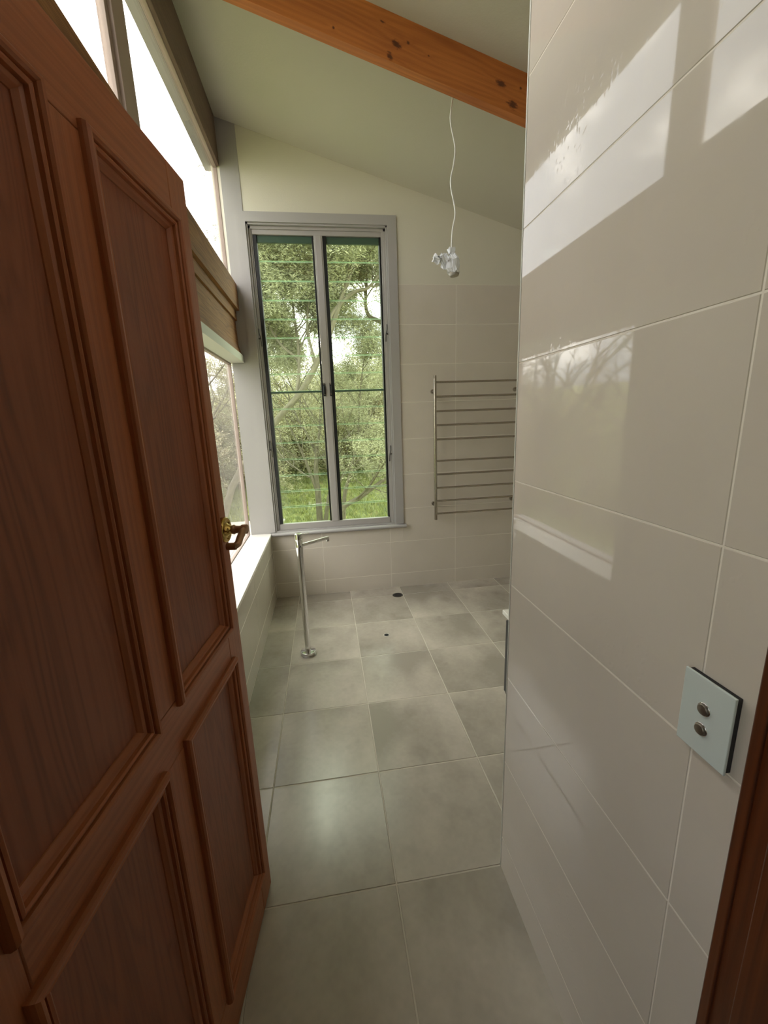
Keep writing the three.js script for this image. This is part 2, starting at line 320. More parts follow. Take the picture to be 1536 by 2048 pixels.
// ---------------------------------------------------------------- pine beam
{
  const x0 = -0.742, x1 = END, z1 = -0.296, z0 = -0.346, dep = 0.184;
  const g = prism([[x0, ceilY(x0) - dep], [x1, ceilY(x1) - dep], [x1, ceilY(x1) + 0.004], [x0, ceilY(x0) + 0.004]], 'z', z0, z1);
  const p = g.attributes.position, n = g.attributes.normal, uv = [];
  for (let i = 0; i < p.count; i++) { const x = p.getX(i), dn = ceilY(x) - p.getY(i); uv.push(Math.abs(n.getZ(i)) > 0.5 ? dn : 0.19 + (z1 - p.getZ(i)), x + 1.0); }
  g.setAttribute('uv', new THREE.Float32BufferAttribute(uv, 2));
  const b = thing('ceiling_beam', 'knotty orange pine rafter crossing under the raking ceiling', 'beam');
  part('rafter', g, M.pine, b);
}
// ---------------------------------------------------------------- side-window joinery on the left
{
  const p = thing('trim_1', 'grey painted corner post beside the louvre window', 'post', [0, 0, 0], { kind: 'structure' });
  part('post_face', prism([[-0.803, LEDGE], [-0.612, LEDGE], [-0.612, ceilY(-0.612) + 0.02], [-0.742, ceilY(-0.742) + 0.02], [-0.742, 2.3], [-0.803, 2.3]], 'z', FAR - 0.06, FAR + 0.004), M.trimPaint, p);
  const t = thing('trim_2', 'stacked rough timber transom boards between upper and lower side windows', 'transom', [0, 0, 0], { kind: 'structure' });
  const zA = -1.508, zB = DOORWALL + 0.008;
  part('board', box(-0.80, -0.708, 2.331, 2.513, zA, zB, 0.002, 'z'), M.timber, t);
  part('board', box(-0.80, -0.732, 2.261, 2.330, zA - 0.002, zB, 0.002, 'z', 0.13, 0.4), M.timber, t);
  part('board', prism([[-0.80, 2.018], [-0.722, 2.018], [-0.742, 2.09], [-0.746, 2.2605], [-0.80, 2.2605]], 'z', zA - 0.003, zB, 'z'), M.timber, t);
  part('soffit_strip', box(-0.815, -0.713, 1.963, 2.017, zA - 0.004, zB, 0.002, 'z'), M.whiteTrim, t, 'pale painted strip');
  const h = thing('trim_3', 'brown timber fascia board under the ceiling above the upper windows', 'fascia', [0, 0, 0], { kind: 'structure' });
  part('board', box(-0.768, -0.742, 3.265, 3.6, zA, zB, 0.002, 'z'), M.fascia, h);
  part('stop', box(-0.80, -0.769, 3.283, 3.57, zA - 0.01, zB, 0.002, 'z'), M.trimPaint, h);
  const m = thing('trim_4', 'upright timber mullion between the two upper side panes', 'mullion', [0, 0, 0], { kind: 'structure' });
  part('upright', box(-0.79, -0.748, 2.513, 3.27, 0.0, 0.118, 0.003), M.pinkTrim, m);
  part('stop', box(-0.795, -0.765, 2.513, 3.27, -0.034, -0.001, 0.002), M.pinkTrim, m);
}
const sidePane = (n, label, x, y0, y1, z0, z1, jamb0) => {
  const g = thing('window_' + n, label, 'window', [0, 0, 0], { kind: 'structure' });
  part('pane', box(x - 0.003, x + 0.003, y0 + 0.012, y1 - 0.012, z0 + 0.012, z1 - 0.012), M.pane, g);
  part('frame', [box(x - 0.014, x + 0.014, y0, y0 + 0.02, z0, z1, 0.002), box(x - 0.014, x + 0.014, y1 - 0.02, y1, z0, z1, 0.002), box(x - 0.014, x + 0.014, y0 + 0.02, y1 - 0.02, z0, z0 + 0.024, 0.002), box(x - 0.014, x + 0.014, y0 + 0.02, y1 - 0.02, z1 - 0.024, z1, 0.002)], M.pinkTrim, g, 'pinkish timber frame');
};
sidePane(2, 'clear lower side window above the pale ledge', -0.83, LEDGE - 0.015, 1.972, FAR - 0.02, WIN_END + 0.0);
sidePane(3, 'clear upper side pane next to the corner post', -0.776, 2.514, 3.28, FAR - 0.02, 0.0);
sidePane(4, 'clear upper side pane above the open door', -0.776, 2.514, 3.28, 0.118, DOORWALL + 0.008);
{ // the outside face of the framing closes the gaps round the panes
  const o = thing('trim_5', 'outer timber framing of the side windows', 'framing', [0, 0, 0], { kind: 'structure' });
  part('sill', box(-0.95, -0.872, 0.45, 0.577, FAR - 0.1, 1.72, 0.003, 'z'), M.trimPaint, o);
  part('rail', box(-0.86, -0.816, 1.985, 2.50, FAR - 0.1, 1.72, 0.003, 'z'), M.trimPaint, o);
  part('head', box(-0.86, -0.801, 3.285, 3.58, FAR - 0.1, 1.72, 0.003, 'z'), M.trimPaint, o);
  part('post', box(-0.9, -0.872, 0.58, 2.49, 0.03, 0.1, 0.003), M.pinkTrim, o);
}
{
  const l = thing('window_ledge', 'pale polished ledge on top of the low tiled wall', 'ledge');
  part('slab', box(-0.812, -0.636, LEDGE - 0.021, LEDGE, FAR + 0.005, WIN_END - 0.001, 0.003), M.ledge, l);
}
// ---------------------------------------------------------------- louvre window in the far wall
{
  const w = thing('window_1', 'tall two-bay glass louvre window with grey frame and casing', 'window', [0, 0, 0], { kind: 'structure' });
  const C0 = -0.668, C1 = 0.503, CT = 2.992, cf = FAR + 0.014, cb = FAR - 0.012;
  const cas = (pts) => prism(pts, 'z', cb, cf);
  part('casing', cas([[C0, 0.598], [WX0, 0.598], [WX0, WY1], [C0, CT]]), M.trimPaint, w);
  part('casing', cas([[WX1, 0.598], [C1, 0.598], [C1, CT], [WX1, WY1]]), M.trimPaint, w);
  part('casing', cas([[C0, CT], [WX0, WY1], [WX1, WY1], [C1, CT]]), M.trimPaint, w);
  part('sill', [box(-0.642, 0.523, 0.566, 0.594, FAR - 0.03, FAR + 0.028, 0.0, 'x'), cyl(0.014, 0.014, [-0.642, 0.58, FAR + 0.028], [0.523, 0.58, FAR + 0.028], 20)], M.trimPaint, w, 'rounded grey sill nosing');
  const zf = FAR - 0.02, zb = FAR - 0.12;
  // stepped lining
  part('lining', [box(WX0, WX0 + 0.012, WY0, WY1, zb, FAR), box(WX1 - 0.012, WX1, WY0, WY1, zb, FAR), box(WX0, WX1, WY1 - 0.012, WY1, zb, FAR), box(WX0, WX1, WY0 - 0.006, WY0 + 0.004, zb, FAR)], M.trimPaint, w);
  const S0 = -0.591, S1 = 0.421, SB = 0.604, ST = 2.914;
  part('sash_stile', [box(S0, -0.567, SB, ST, zf - 0.05, zf - 0.012, 0.003), box(S0, -0.576, SB, ST, zf - 0.012, zf - 0.002, 0.002)], M.sashPaint, w);
  part('sash_stile', [box(0.389, S1, SB, ST, zf - 0.05, zf - 0.012, 0.003), box(0.404, S1, SB, ST, zf - 0.012, zf - 0.002, 0.002)], M.sashPaint, w);
  part('sash_rail', box(-0.567, 0.389, SB, 0.655, zf - 0.05, zf - 0.008, 0.003, 'x'), M.sashPaint, w);
  part('sash_rail', [box(-0.567, 0.389, 2.862, ST, zf - 0.05, zf - 0.012, 0.003, 'x'), box(S0, S1, 2.894, ST, zf - 0.012, zf - 0.002, 0.002, 'x')], M.sashPaint, w);
  part('mullion', [box(-0.122, -0.057, 0.655, 2.862, zf - 0.05, zf - 0.008, 0.003), box(-0.112, -0.067, 0.655, 2.862, zf - 0.008, zf - 0.003, 0.002)], M.sashPaint, w);
  const bays = [[-0.566, -0.123], [-0.056, 0.388]];
  for (const [b0, b1] of bays) {
    for (const [g0, g1] of [[b0, b0 + 0.026], [b1 - 0.014, b1]]) {
      const gal = part('louvre_channel', box(g0, g1, 0.656, 2.861, zf - 0.075, zf - 0.018, 0.002), M.blackPlastic, w, 'black louvre channel');
      void gal;
    }
    part('head_strip', box(b0 + 0.026, b1 - 0.014, 2.815, 2.861, zf - 0.05, zf - 0.03, 0.002, 'x'), M.darkGreen, w, 'dark green strip at the head');
    const n = 16, y0 = 0.66, pitch = (2.83 - y0) / n;
    for (let k = 0; k < n; k++) {
      const yb = y0 + k * pitch - 0.004, h = pitch + 0.008, a = b0 + 0.02, b = b1 - 0.009, zc = zf - 0.047;
      const blade = part('louvre_blade', box(-(b - a) / 2, (b - a) / 2, 0, h, -0.003, 0.003), M.louvre, w);
      blade.position.set((a + b) / 2, yb, zc + 0.006); blade.rotation.x = -0.075;
      part('glass_edge', box(-(b - a) / 2, (b - a) / 2, -0.0024, 0, -0.003, 0.003), M.glassEdge, blade, 'pale green polished edge');
      part('glass_edge', box(-(b - a) / 2, (b - a) / 2, h, h + 0.0012, -0.003, 0.003), M.glassEdge, blade);
    }
    part('meeting_rail', box(b0 + 0.026, b1 - 0.014, 1.732, 1.746, zf - 0.056, zf - 0.03, 0.002, 'x'), M.darkGreen, w, 'dark green meeting strip');
  }
  for (const x of [-0.115, -0.063]) {                       // operating handles on the mullion
    const hd = part('louvre_handle', [box(x - 0.009, x + 0.009, 1.70, 1.80, zf - 0.006, zf + 0.004, 0.003), box(x - 0.006, x + 0.006, 1.712, 1.775, zf + 0.004, zf + 0.02, 0.004)], M.blackPlastic, w, 'black louvre handle');
    part('screw', cyl(0.005, 0.005, [x, 1.792, zf + 0.002], [x, 1.792, zf + 0.007], 12), M.steel, hd);
    part('screw', cyl(0.005, 0.005, [x, 1.712, zf + 0.018], [x, 1.712, zf + 0.022], 12), M.steel, hd);
  }
  for (const [x, y, s] of [[0.412, 2.166, 1], [0.412, 1.21, 1], [-0.583, 2.14, -1], [-0.583, 1.29, -1]]) {
    part('catch', [tube([[x, y + 0.07, zf + 0.002], [x - s * 0.004, y + 0.03, zf + 0.02], [x - s * 0.012, y, zf + 0.026], [x - s * 0.014, y - 0.06, zf + 0.014]], 0.004, 20, 6), cyl(0.006, 0.006, [x + s * 0.004, y, zf - 0.002], [x - s * 0.01, y, zf + 0.024], 10)], M.darkMetal, w, 'dark metal casement catch');
  }
}

// ---------------------------------------------------------------- door
{
  const W = 0.82, H = 2.036, T = 0.038, dx = -0.12642828, dz = 0.99197575;
  const d = thing('door_1', 'red-brown four-panel timber door standing open, with brass lever', 'door', [-0.413 + W * dx, 0.008, 0.828 + W * dz], { kind: 'structure' });
  d.rotation.y = Math.atan2(dz, -dx);
  const st = (x0, x1, y0, y1, g, i) => box(x0, x1, y0, y1, -T, 0, 0.0025, g, i * 0.17, i * 0.53);
  const xs = [[0.088, 0.367], [0.468, 0.737]], ys = [[0.152, 0.872], [0.978, 1.92]];
  part('stile', st(0, xs[0][0], 0, H, 'y', 1), M.cedar, d); part('stile', st(xs[1][1], W, 0, H, 'y', 2), M.cedar, d);
  part('rail', st(xs[0][0], xs[1][1], 0, ys[0][0], 'x', 3), M.cedar, d); part('rail', st(xs[0][0], xs[1][1], ys[0][1], ys[1][0], 'x', 4), M.cedar, d); part('rail', st(xs[0][0], xs[1][1], ys[1][1], H, 'x', 5), M.cedar, d);
  for (const [y0, y1] of ys) part('stile', st(xs[0][1], xs[1][0], y0, y1, 'y', 6 + y0), M.cedar, d);
  // bolection moulding profile: [distance in from outer edge, height above the stile face]
  const prof = [[0, -0.001], [0, 0.006], [0.002, 0.0105], [0.006, 0.013], [0.0105, 0.0125], [0.0135, 0.009], [0.0145, 0.0035], [0.0165, 0.003], [0.0178, 0.0075], [0.0215, 0.0085], [0.0245, 0.0065], [0.0255, 0.001], [0.031, -0.001], [0.037, -0.007], [0.038, -0.0105]];
  function mould(x0, x1, y0, y1, sgn, z) {
    const C = [[x0, y0, 1, 1], [x1, y0, -1, 1], [x1, y1, -1, -1], [x0, y1, 1, -1]];
    for (let s = 0; s < 4; s++) {
      const A = C[s], B = C[(s + 1) % 4], pos = [], P = (c, [i, h]) => [c[0] + c[2] * i, c[1] + c[3] * i, z + sgn * (h > 0 ? h * 1.15 : h)];
      for (let k = 0; k < prof.length - 1; k++) { const a = P(A, prof[k]), b = P(B, prof[k]), c = P(B, prof[k + 1]), e = P(A, prof[k + 1]); sgn > 0 ? pos.push(...a, ...b, ...c, ...a, ...c, ...e) : pos.push(...a, ...c, ...b, ...a, ...e, ...c); }
      const g = new THREE.BufferGeometry(); g.setAttribute('position', new THREE.Float32BufferAttribute(pos, 3)); g.computeVertexNormals();
      metreUV(g, s % 2 ? 'y' : 'x', 0.07 * s + x0, 0.3 * s + y0);
      part('moulding', g, M.cedar, d);
    }
  }
  let i = 0;
  for (const [x0, x1] of xs) for (const [y0, y1] of ys) {
    part('panel', box(x0 - 0.004, x1 + 0.004, y0 - 0.004, y1 + 0.004, -T + 0.009, -0.009, 0, 'y', ++i * 0.23, i * 0.71), M.panel, d);
    mould(x0 - 0.014, x1 + 0.014, y0 - 0.014, y1 + 0.014, 1, 0); mould(x0 - 0.014, x1 + 0.014, y0 - 0.014, y1 + 0.014, -1, -T);
  }
  // brass rose and scroll lever on both sides
  const hx = W - 0.0355, hy = 1.232;
  for (const s of [1, -1]) {
    const hnd = new THREE.Group(); hnd.name = 'door_handle'; hnd.userData.label = 'brass rose with bronze lever'; hnd.position.set(hx, hy, s > 0 ? 0 : -T); if (s < 0) hnd.rotation.y = Math.PI; hnd.scale.set(s, 1, 1); d.add(hnd);
    if (s < 0) hnd.scale.set(-1, 1, 1);
    const rose = lathe([[0.0001, 0.0], [0.0325, 0.0], [0.033, 0.009], [0.032, 0.0135], [0.028, 0.0155], [0.022, 0.0125], [0.018, 0.014], [0.013, 0.02], [0.0105, 0.028], [0.0001, 0.028]], 40); rose.rotateX(Math.PI / 2);
    part('rose', rose, M.brass, hnd);
    const neck = lathe([[0.0001, 0.026], [0.011, 0.026], [0.0125, 0.03], [0.0125, 0.033], [0.010, 0.036], [0.0095, 0.048], [0.0125, 0.053], [0.0125, 0.064], [0.011, 0.0665], [0.0001, 0.0665]], 28); neck.rotateX(Math.PI / 2);
    part('neck', neck, M.bronze, hnd);
    part('lever', [tube([[0, 0, 0.058], [-0.02, -0.003, 0.059], [-0.038, -0.014, 0.057], [-0.052, -0.024, 0.055], [-0.057, -0.028, 0.048]], 0.0088, 40, 14), cyl(0.0092, 0.0092, [-0.057, -0.028, 0.053], [-0.057, -0.028, 0.03], 20)], M.bronze, hnd);
    const scr = [0.6, 2.7, 4.8].map((a) => cyl(0.0035, 0.0035, [0.026 * Math.cos(a), 0.026 * Math.sin(a), 0.011], [0.026 * Math.cos(a), 0.026 * Math.sin(a), 0.0148], 10));
    for (const q of scr) part('screw', q, M.brass, hnd);
  }
  for (const y of [0.25, 1.78]) part('hinge', [cyl(0.007, 0.007, [-0.004, y - 0.05, 0.003], [-0.004, y + 0.05, 0.003], 12)], M.brass, d, 'brass hinge');
}
{ // door lining
  const f = thing('trim_6', 'dark varnished timber door frame at the right edge', 'door frame', [0, 0, 0], { kind: 'structure' });
  const jz0 = DOORWALL, jz1 = 1.73;
  part('jamb', [box(DX1, RIGHT + 0.03, 0, DH, jz0, jz1, 0.004), box(DX1 - 0.004, DX1 + 0.003, 0, DH, jz0 + 0.001, jz0 + 0.016, 0.003)], M.jamb, f);
  part('stop', box(DX1 - 0.012, DX1 + 0.002, 0, DH - 0.02, jz0 + 0.045, jz0 + 0.085, 0.003, 'y', 0.2), M.jamb, f);
  part('jamb', box(DX0 - 0.04, DX0, 0, DH, jz0, jz1, 0.003, 'y', 0.4), M.jamb, f);
  part('head', box(DX0 - 0.04, RIGHT + 0.03, DH, DH + 0.04, jz0, jz1, 0.003, 'x', 0.6), M.jamb, f);
  part('strike_plate', box(DX1 - 0.0015, DX1 + 0.001, 1.185, 1.265, jz0 + 0.008, jz0 + 0.034, 0.0006), M.brass, f, 'brass strike plate');
  part('architrave', [box(RIGHT + 0.03, RIGHT + 0.1, 0, DH + 0.08, jz1, jz1 + 0.018, 0.004), box(DX0 - 0.11, DX0 - 0.04, 0, DH + 0.08, jz1 - 0.008, jz1 + 0.018, 0.004)], M.jamb, f);
}

// ---------------------------------------------------------------- fittings
{ // light switch
  const s = thing('light_switch', 'white glass double push-button switch plate on the tiled partition', 'switch', [RIGHT, 1.0925, 1.5245]);
  part('back_box', box(-0.0085, 0.0, -0.0555, 0.0555, -0.0355, 0.0355, 0.001), M.black, s, 'black backing');
  const glass = new THREE.MeshPhysicalMaterial({ color: 0xd6e2de, roughness: 0.08, clearcoat: 1, clearcoatRoughness: 0.03 });
  part('plate', box(-0.0125, -0.0085, -0.0575, 0.0575, -0.037, 0.037, 0.0012), glass, s);
  const bm = new THREE.MeshStandardMaterial({ color: 0x8d857b, roughness: 0.38, metalness: 0.85 });
  for (const y of [0.0135, -0.0175]) {
    const b = lathe([[0.0001, 0.0045], [0.0066, 0.0042], [0.0078, 0.0028], [0.008, 0]], 28); b.rotateZ(Math.PI / 2); b.translate(-0.0125, y, -0.0015);
    const bt = part('button', b, bm, s, 'domed metal button');
    const r = new THREE.TorusGeometry(0.0086, 0.0009, 8, 32); r.rotateY(Math.PI / 2); r.translate(-0.0127, y, -0.0015); part('ring', r, M.chrome, bt);
  }
}
{ // towel rail
  const z = FAR + 0.08, t = thing('towel_rail', 'polished steel ten-bar heated towel rail on the far wall', 'towel rail', [0, 0, 0]);
  for (const x of [0.776, 1.5]) part('upright', cyl(0.0135, 0.0135, [x, 0.63, z], [x, 1.83, z], 24), M.steel, t);
  for (const y of [1.778, 1.664, 1.549, 1.436, 1.319, 1.14, 1.025, 0.909, 0.795, 0.682]) part('bar', cyl(0.0085, 0.0085, [0.776, y, z], [1.5, y, z], 16), M.steel, t);
  for (const x of [0.776, 1.5]) for (const y of [1.71, 0.76]) part('wall_mount', [cyl(0.011, 0.011, [x, y, FAR + 0.001], [x, y, z], 18), cyl(0.019, 0.017, [x, y, FAR + 0.001], [x, y, FAR + 0.022], 24)], M.steel, t);
}
{ // floor-standing bath filler
  const t = thing('floor_mixer_tap', 'tall chrome freestanding bath mixer rising from the floor tiles', 'tap', [-0.339, 0, -0.557]);
  part('base', lathe([[0.0001, 0.028], [0.046, 0.028], [0.05, 0.025], [0.05, 0.001], [0.0001, 0.001]], 48), M.chrome, t);
  part('column', lathe([[0.0001, 0.027], [0.0185, 0.027], [0.0195, 0.68], [0.0225, 0.74], [0.0225, 0.79], [0.0001, 0.79]], 48), M.chrome, t);
  const cap = part('cap', lathe([[0.0225, 0.7925], [0.0232, 0.795], [0.0232, 0.828], [0.021, 0.832], [0.0001, 0.832]], 48), M.chrome, t);
  part('lever', cyl(0.0035, 0.003, [0.018, 0.824, -0.006], [0.064, 0.826, -0.018], 12), M.chrome, cap);
  part('spout', [cyl(0.0115, 0.0115, [0.012, 0.752, -0.007], [0.183, 0.770, -0.075], 24), cyl(0.0105, 0.0105, [0.177, 0.769, -0.0725], [0.177, 0.748, -0.0725], 20)], M.chrome, t);
}
{ // wastes in the floor
  const a = thing('bath_waste_hole', 'small round dark pipe hole in the floor tile near the tap', 'pipe hole', [0.205, 0, -0.693]);
  part('rim', lathe([[0.017, 0.0004], [0.0185, 0.0018], [0.02, 0.0018], [0.0205, 0.0004]], 32), M.whiteTrim, a);
  const pit = new THREE.CircleGeometry(0.0175, 32); pit.rotateX(-Math.PI / 2); pit.translate(0, 0.0006, 0); part('pipe_mouth', pit, M.black, a);
  const b = thing('floor_drain', 'round steel floor drain close to the far wall', 'drain', [0.402, 0, -1.342]);
  part('ring', lathe([[0.03, 0.0006], [0.032, 0.002], [0.044, 0.002], [0.046, 0.0005]], 40), M.darkMetal, b);
  const pit2 = new THREE.CircleGeometry(0.031, 32); pit2.rotateX(-Math.PI / 2); pit2.translate(0, 0.0008, 0); part('grate', pit2, M.black, b);
}
{ // vanity
  const v = thing('vanity', 'dark wall-hung vanity with white top behind the partition', 'vanity', [0, 0, 0]);
  part('benchtop', box(0.547, 1.46, 0.694, 0.714, 0.45, EDGE - 0.001, 0.003), new THREE.MeshPhysicalMaterial({ color: 0xf0efe6, roughness: 0.2 }), v, 'white benchtop');
  const dk = new THREE.MeshStandardMaterial({ color: 0x2b2c2e, roughness: 0.45 });
  part('cabinet', box(0.558, 1.449, 0.335, 0.6935, 0.478, EDGE - 0.001, 0.002), dk, v);
  for (const x of [0.56, 1.006]) { const dr = part('drawer', box(x, x + 0.441, 0.337, 0.67, 0.46, 0.477, 0.002), dk, v); part('finger_pull', box(x + 0.1, x + 0.34, 0.6705, 0.676, 0.458, 0.477, 0.001), M.darkMetal, dr); }
}
{ // pendant flex with wrapped lamp holder
  const px = 0.618, pz = -0.45, p = thing('pendant_light', 'white flex hanging from the ceiling with a plastic-wrapped lamp holder', 'pendant', [px, 2.25, pz]);
  const wp = [[0.615, ceilY(0.615) + 0.004], [0.611, 3.072], [0.601, 2.972], [0.627, 2.854], [0.617, 2.776], [0.600, 2.696], [0.628, 2.559], [0.613, 2.476], [0.606, 2.39], [0.612, 2.35]].map(([x, y], i) => [x - px, y - 2.25, 0.006 * Math.sin(i * 1.7)]);
  const cordM = new THREE.MeshStandardMaterial({ color: 0xf2f2ee, roughness: 0.5 });
  part('cord', tube(wp, 0.0036, 120, 8), cordM, p);
  const plastic = new THREE.MeshPhysicalMaterial({ color: 0xf4f6f8, roughness: 0.35, transmission: 0.12, thickness: 0, side: THREE.DoubleSide, flatShading: true });
  const crumple = (g, amp, f, s) => { const q = g.attributes.position; for (let i = 0; i < q.count; i++) { const x = q.getX(i), y = q.getY(i), z = q.getZ(i); const n = (k) => pn(x * f + 50 + k * 7.3, y * f + z * f * 0.7 + 50, 9999, 9999, s + k) - 0.5; q.setXYZ(i, x + n(0) * amp, y + n(1) * amp, z + n(2) * amp); } g.computeVertexNormals(); return g; };
  // holder (grey-brown fitting seen at the open end)
  const hold = lathe([[0.0001, 0.0], [0.022, 0.001], [0.026, 0.008], [0.027, 0.03], [0.024, 0.07], [0.012, 0.1], [0.0001, 0.1]], 32); hold.rotateZ(0.12); hold.translate(0.006, 0.0, 0);
  part('lamp_holder', hold, new THREE.MeshStandardMaterial({ color: 0xa39d90, roughness: 0.45 }), p, 'grey lamp holder');
  const bag = lathe([[0.02, 0.014], [0.031, 0.02], [0.034, 0.045], [0.031, 0.075], [0.021, 0.1], [0.0135, 0.112], [0.016, 0.122], [0.024, 0.14]], 30); bag.rotateZ(0.1); bag.translate(0.004, 0.0, 0);
  part('bag', crumple(crumple(bag, 0.018, 60, 71), 0.012, 130, 75), plastic, p, 'crumpled white plastic bag');
  // loose flap of the bag to the left: a puffed, folded corner with body of its own
  const fl = new THREE.SphereGeometry(1, 30, 20), fq = fl.attributes.position;
  for (let i = 0; i < fq.count; i++) { const x = fq.getX(i), y = fq.getY(i), z = fq.getZ(i), t = (x + 1) / 2; const w = mix(0.036, 0.046, t) * (0.85 + 0.25 * Math.cos(t * 9)); fq.setXYZ(i, -0.062 + x * 0.05, 0.075 + y * w + 0.02 * (1 - t) - 0.012 * t, z * mix(0.012, 0.024, t)); }
  part('bag_corner', crumple(crumple(fl, 0.034, 55, 83), 0.016, 120, 87), plastic, p);
}

// ---------------------------------------------------------------- outside: ground, deck, trees
const hill = (x, z) => { const a = Math.max(0, -z - 5.5), b = Math.max(0, -x - 3.5), r = 0.19 * Math.hypot(a * 1.0, b * 0.75); return -0.95 + r * 1.15 - Math.max(0, r - 2.6) * 0.7 + 0.08 * Math.sin(x * 1.7 + z) * Math.min(1, (a + b) * 0.4); };
{
  const grassMap = tex(1024, 1024, (u, v) => {
    const a = fbm(u, v, 7, 7, 5, 2001), b = fbm(u, v, 90, 90, 3, 2011), c = fbm(u, v, 20, 20, 4, 2021);
    const g = mix3(rgb(128, 136, 76), rgb(176, 184, 116), a * 0.7 + (b - 0.5) * 0.9 + 0.1);
    return mix3(g, rgb(140, 128, 88), sstep(0.56, 0.72, c) * 0.7);
  }, { size: [4, 4] });
  const N = 90, X0 = -34, X1 = 26, Z0 = -40, Z1 = 14, pos = [], uv = [], idx = [];
  for (let j = 0; j <= N; j++) for (let i = 0; i <= N; i++) { const x = mix(X0, X1, i / N), z = mix(Z0, Z1, j / N); pos.push(x, hill(x, z), z); uv.push(x, z); }
  for (let j = 0; j < N; j++) for (let i = 0; i < N; i++) { const a = j * (N + 1) + i, b = a + 1, c = a + N + 1, d = c + 1; idx.push(a, c, b, b, c, d); }
  const g = new THREE.BufferGeometry(); g.setAttribute('position', new THREE.Float32BufferAttribute(pos, 3)); g.setAttribute('uv', new THREE.Float32BufferAttribute(uv, 2)); g.setIndex(idx); g.computeVertexNormals();
  const gr = thing('ground', 'green grassy bank rising behind the house', 'ground', [0, 0, 0], { kind: 'structure' });
  part('lawn', g, new THREE.MeshStandardMaterial({ map: grassMap, roughness: 0.95 }), gr);
}
{ // grass tufts on the near bank
  const r = rng(77), blade = new THREE.BufferGeometry(), bp = [];
  for (let k = 0; k < 7; k++) { const a = r() * 6.28, l = 0.05 + r() * 0.07, w = 0.004, ox = (r() - 0.5) * 0.05, oz = (r() - 0.5) * 0.05, lx = Math.cos(a) * l * 0.6, lz = Math.sin(a) * l * 0.6, qx = -Math.sin(a) * w, qz = Math.cos(a) * w; bp.push(ox - qx, 0, oz - qz, ox + qx, 0, oz + qz, ox + lx, l, oz + lz); }
  blade.setAttribute('position', new THREE.Float32BufferAttribute(bp, 3)); blade.computeVertexNormals();
  const n = 26000, im = new THREE.InstancedMesh(blade, new THREE.MeshStandardMaterial({ color: 0xffffff, roughness: 0.85, side: THREE.DoubleSide }), n), m = new THREE.Matrix4(), c = new THREE.Color();
  for (let i = 0; i < n; i++) { const x = -3.5 + r() * 7, z = -4.2 - r() * 8, s = 0.7 + r() * 0.9; m.makeRotationY(r() * 6.28).scale(new THREE.Vector3(s, s, s)).setPosition(x, hill(x, z) - 0.005, z); im.setMatrixAt(i, m); const t = r(); c.setRGB(mix(0.22, 0.40, t), mix(0.27, 0.43, t), mix(0.1, 0.18, r())); im.setColorAt(i, c); }
  im.name = 'grass_tufts'; im.castShadow = im.receiveShadow = true; tag(im, 'short green grass growing on the bank outside', 'grass', { kind: 'stuff' }); scene.add(im);
}
{
  const d = thing('deck', 'pale weathered deck boards outside the lower side window', 'deck', [0, -0.3, 0]);
  const dm = new THREE.MeshStandardMaterial({ map: woodTex(171, rgb(150, 146, 134), rgb(186, 182, 170), rgb(206, 203, 192), { contrast: 0.3 }), roughness: 0.8 });
  for (let k = 0; k < 44; k++) part('plank', box(-2.5, -1.0, -0.025, 0, -5.9 + k * 0.145, -5.762 + k * 0.145, 0.003, 'x', k * 0.31, k * 0.17), dm, d);
  for (const x of [-2.4, -1.15]) part('joist', box(x - 0.04, x + 0.04, -0.7, -0.026, -5.9, 0.4, 0.004, 'z'), M.timber, d);
}
// trees
const barkMap = tex(128, 256, (u, v) => mix3(rgb(82, 77, 63), rgb(130, 124, 104), fbm(u, v, 8, 6, 4, 3001)), { size: [0.3, 0.6] });
M.bark = new THREE.MeshStandardMaterial({ map: barkMap, roughness: 0.9 });
M.twig = new THREE.MeshStandardMaterial({ color: 0x8f8262, roughness: 0.9 });
const leafM = (o = 0.35) => new THREE.MeshStandardMaterial({ color: 0xffffff, roughness: 0.8, side: THREE.DoubleSide });
M.leaf = leafM();
function sprig(seed, n, len, wid, spread) {       // one small spray of leaves
  const r = rng(seed), p = [];
  for (let k = 0; k < n; k++) {
    const o = new THREE.Vector3(r() - 0.5, r() - 0.5, r() - 0.5).multiplyScalar(spread), d = new THREE.Vector3(r() - 0.5, r() - 0.2, r() - 0.5).normalize(), s = new THREE.Vector3(r() - 0.5, r() - 0.5, r() - 0.5).cross(d).normalize().multiplyScalar(wid / 2), l = len * (0.6 + r() * 0.8);
    const mid = o.clone().addScaledVector(d, l * 0.45), end = o.clone().addScaledVector(d, l); end.y -= l * 0.12;
    const a = mid.clone().add(s), b = mid.clone().sub(s);
    for (const q of [o, a, end, o, end, b]) p.push(q.x, q.y, q.z);
  }
  const g = new THREE.BufferGeometry(); g.setAttribute('position', new THREE.Float32BufferAttribute(p, 3)); g.computeVertexNormals(); return g;
}
const SPRIG = { fine: sprig(5, 16, 0.045, 0.009, 0.12), round: sprig(6, 12, 0.04, 0.017, 0.13), bud: sprig(7, 4, 0.03, 0.014, 0.05) };
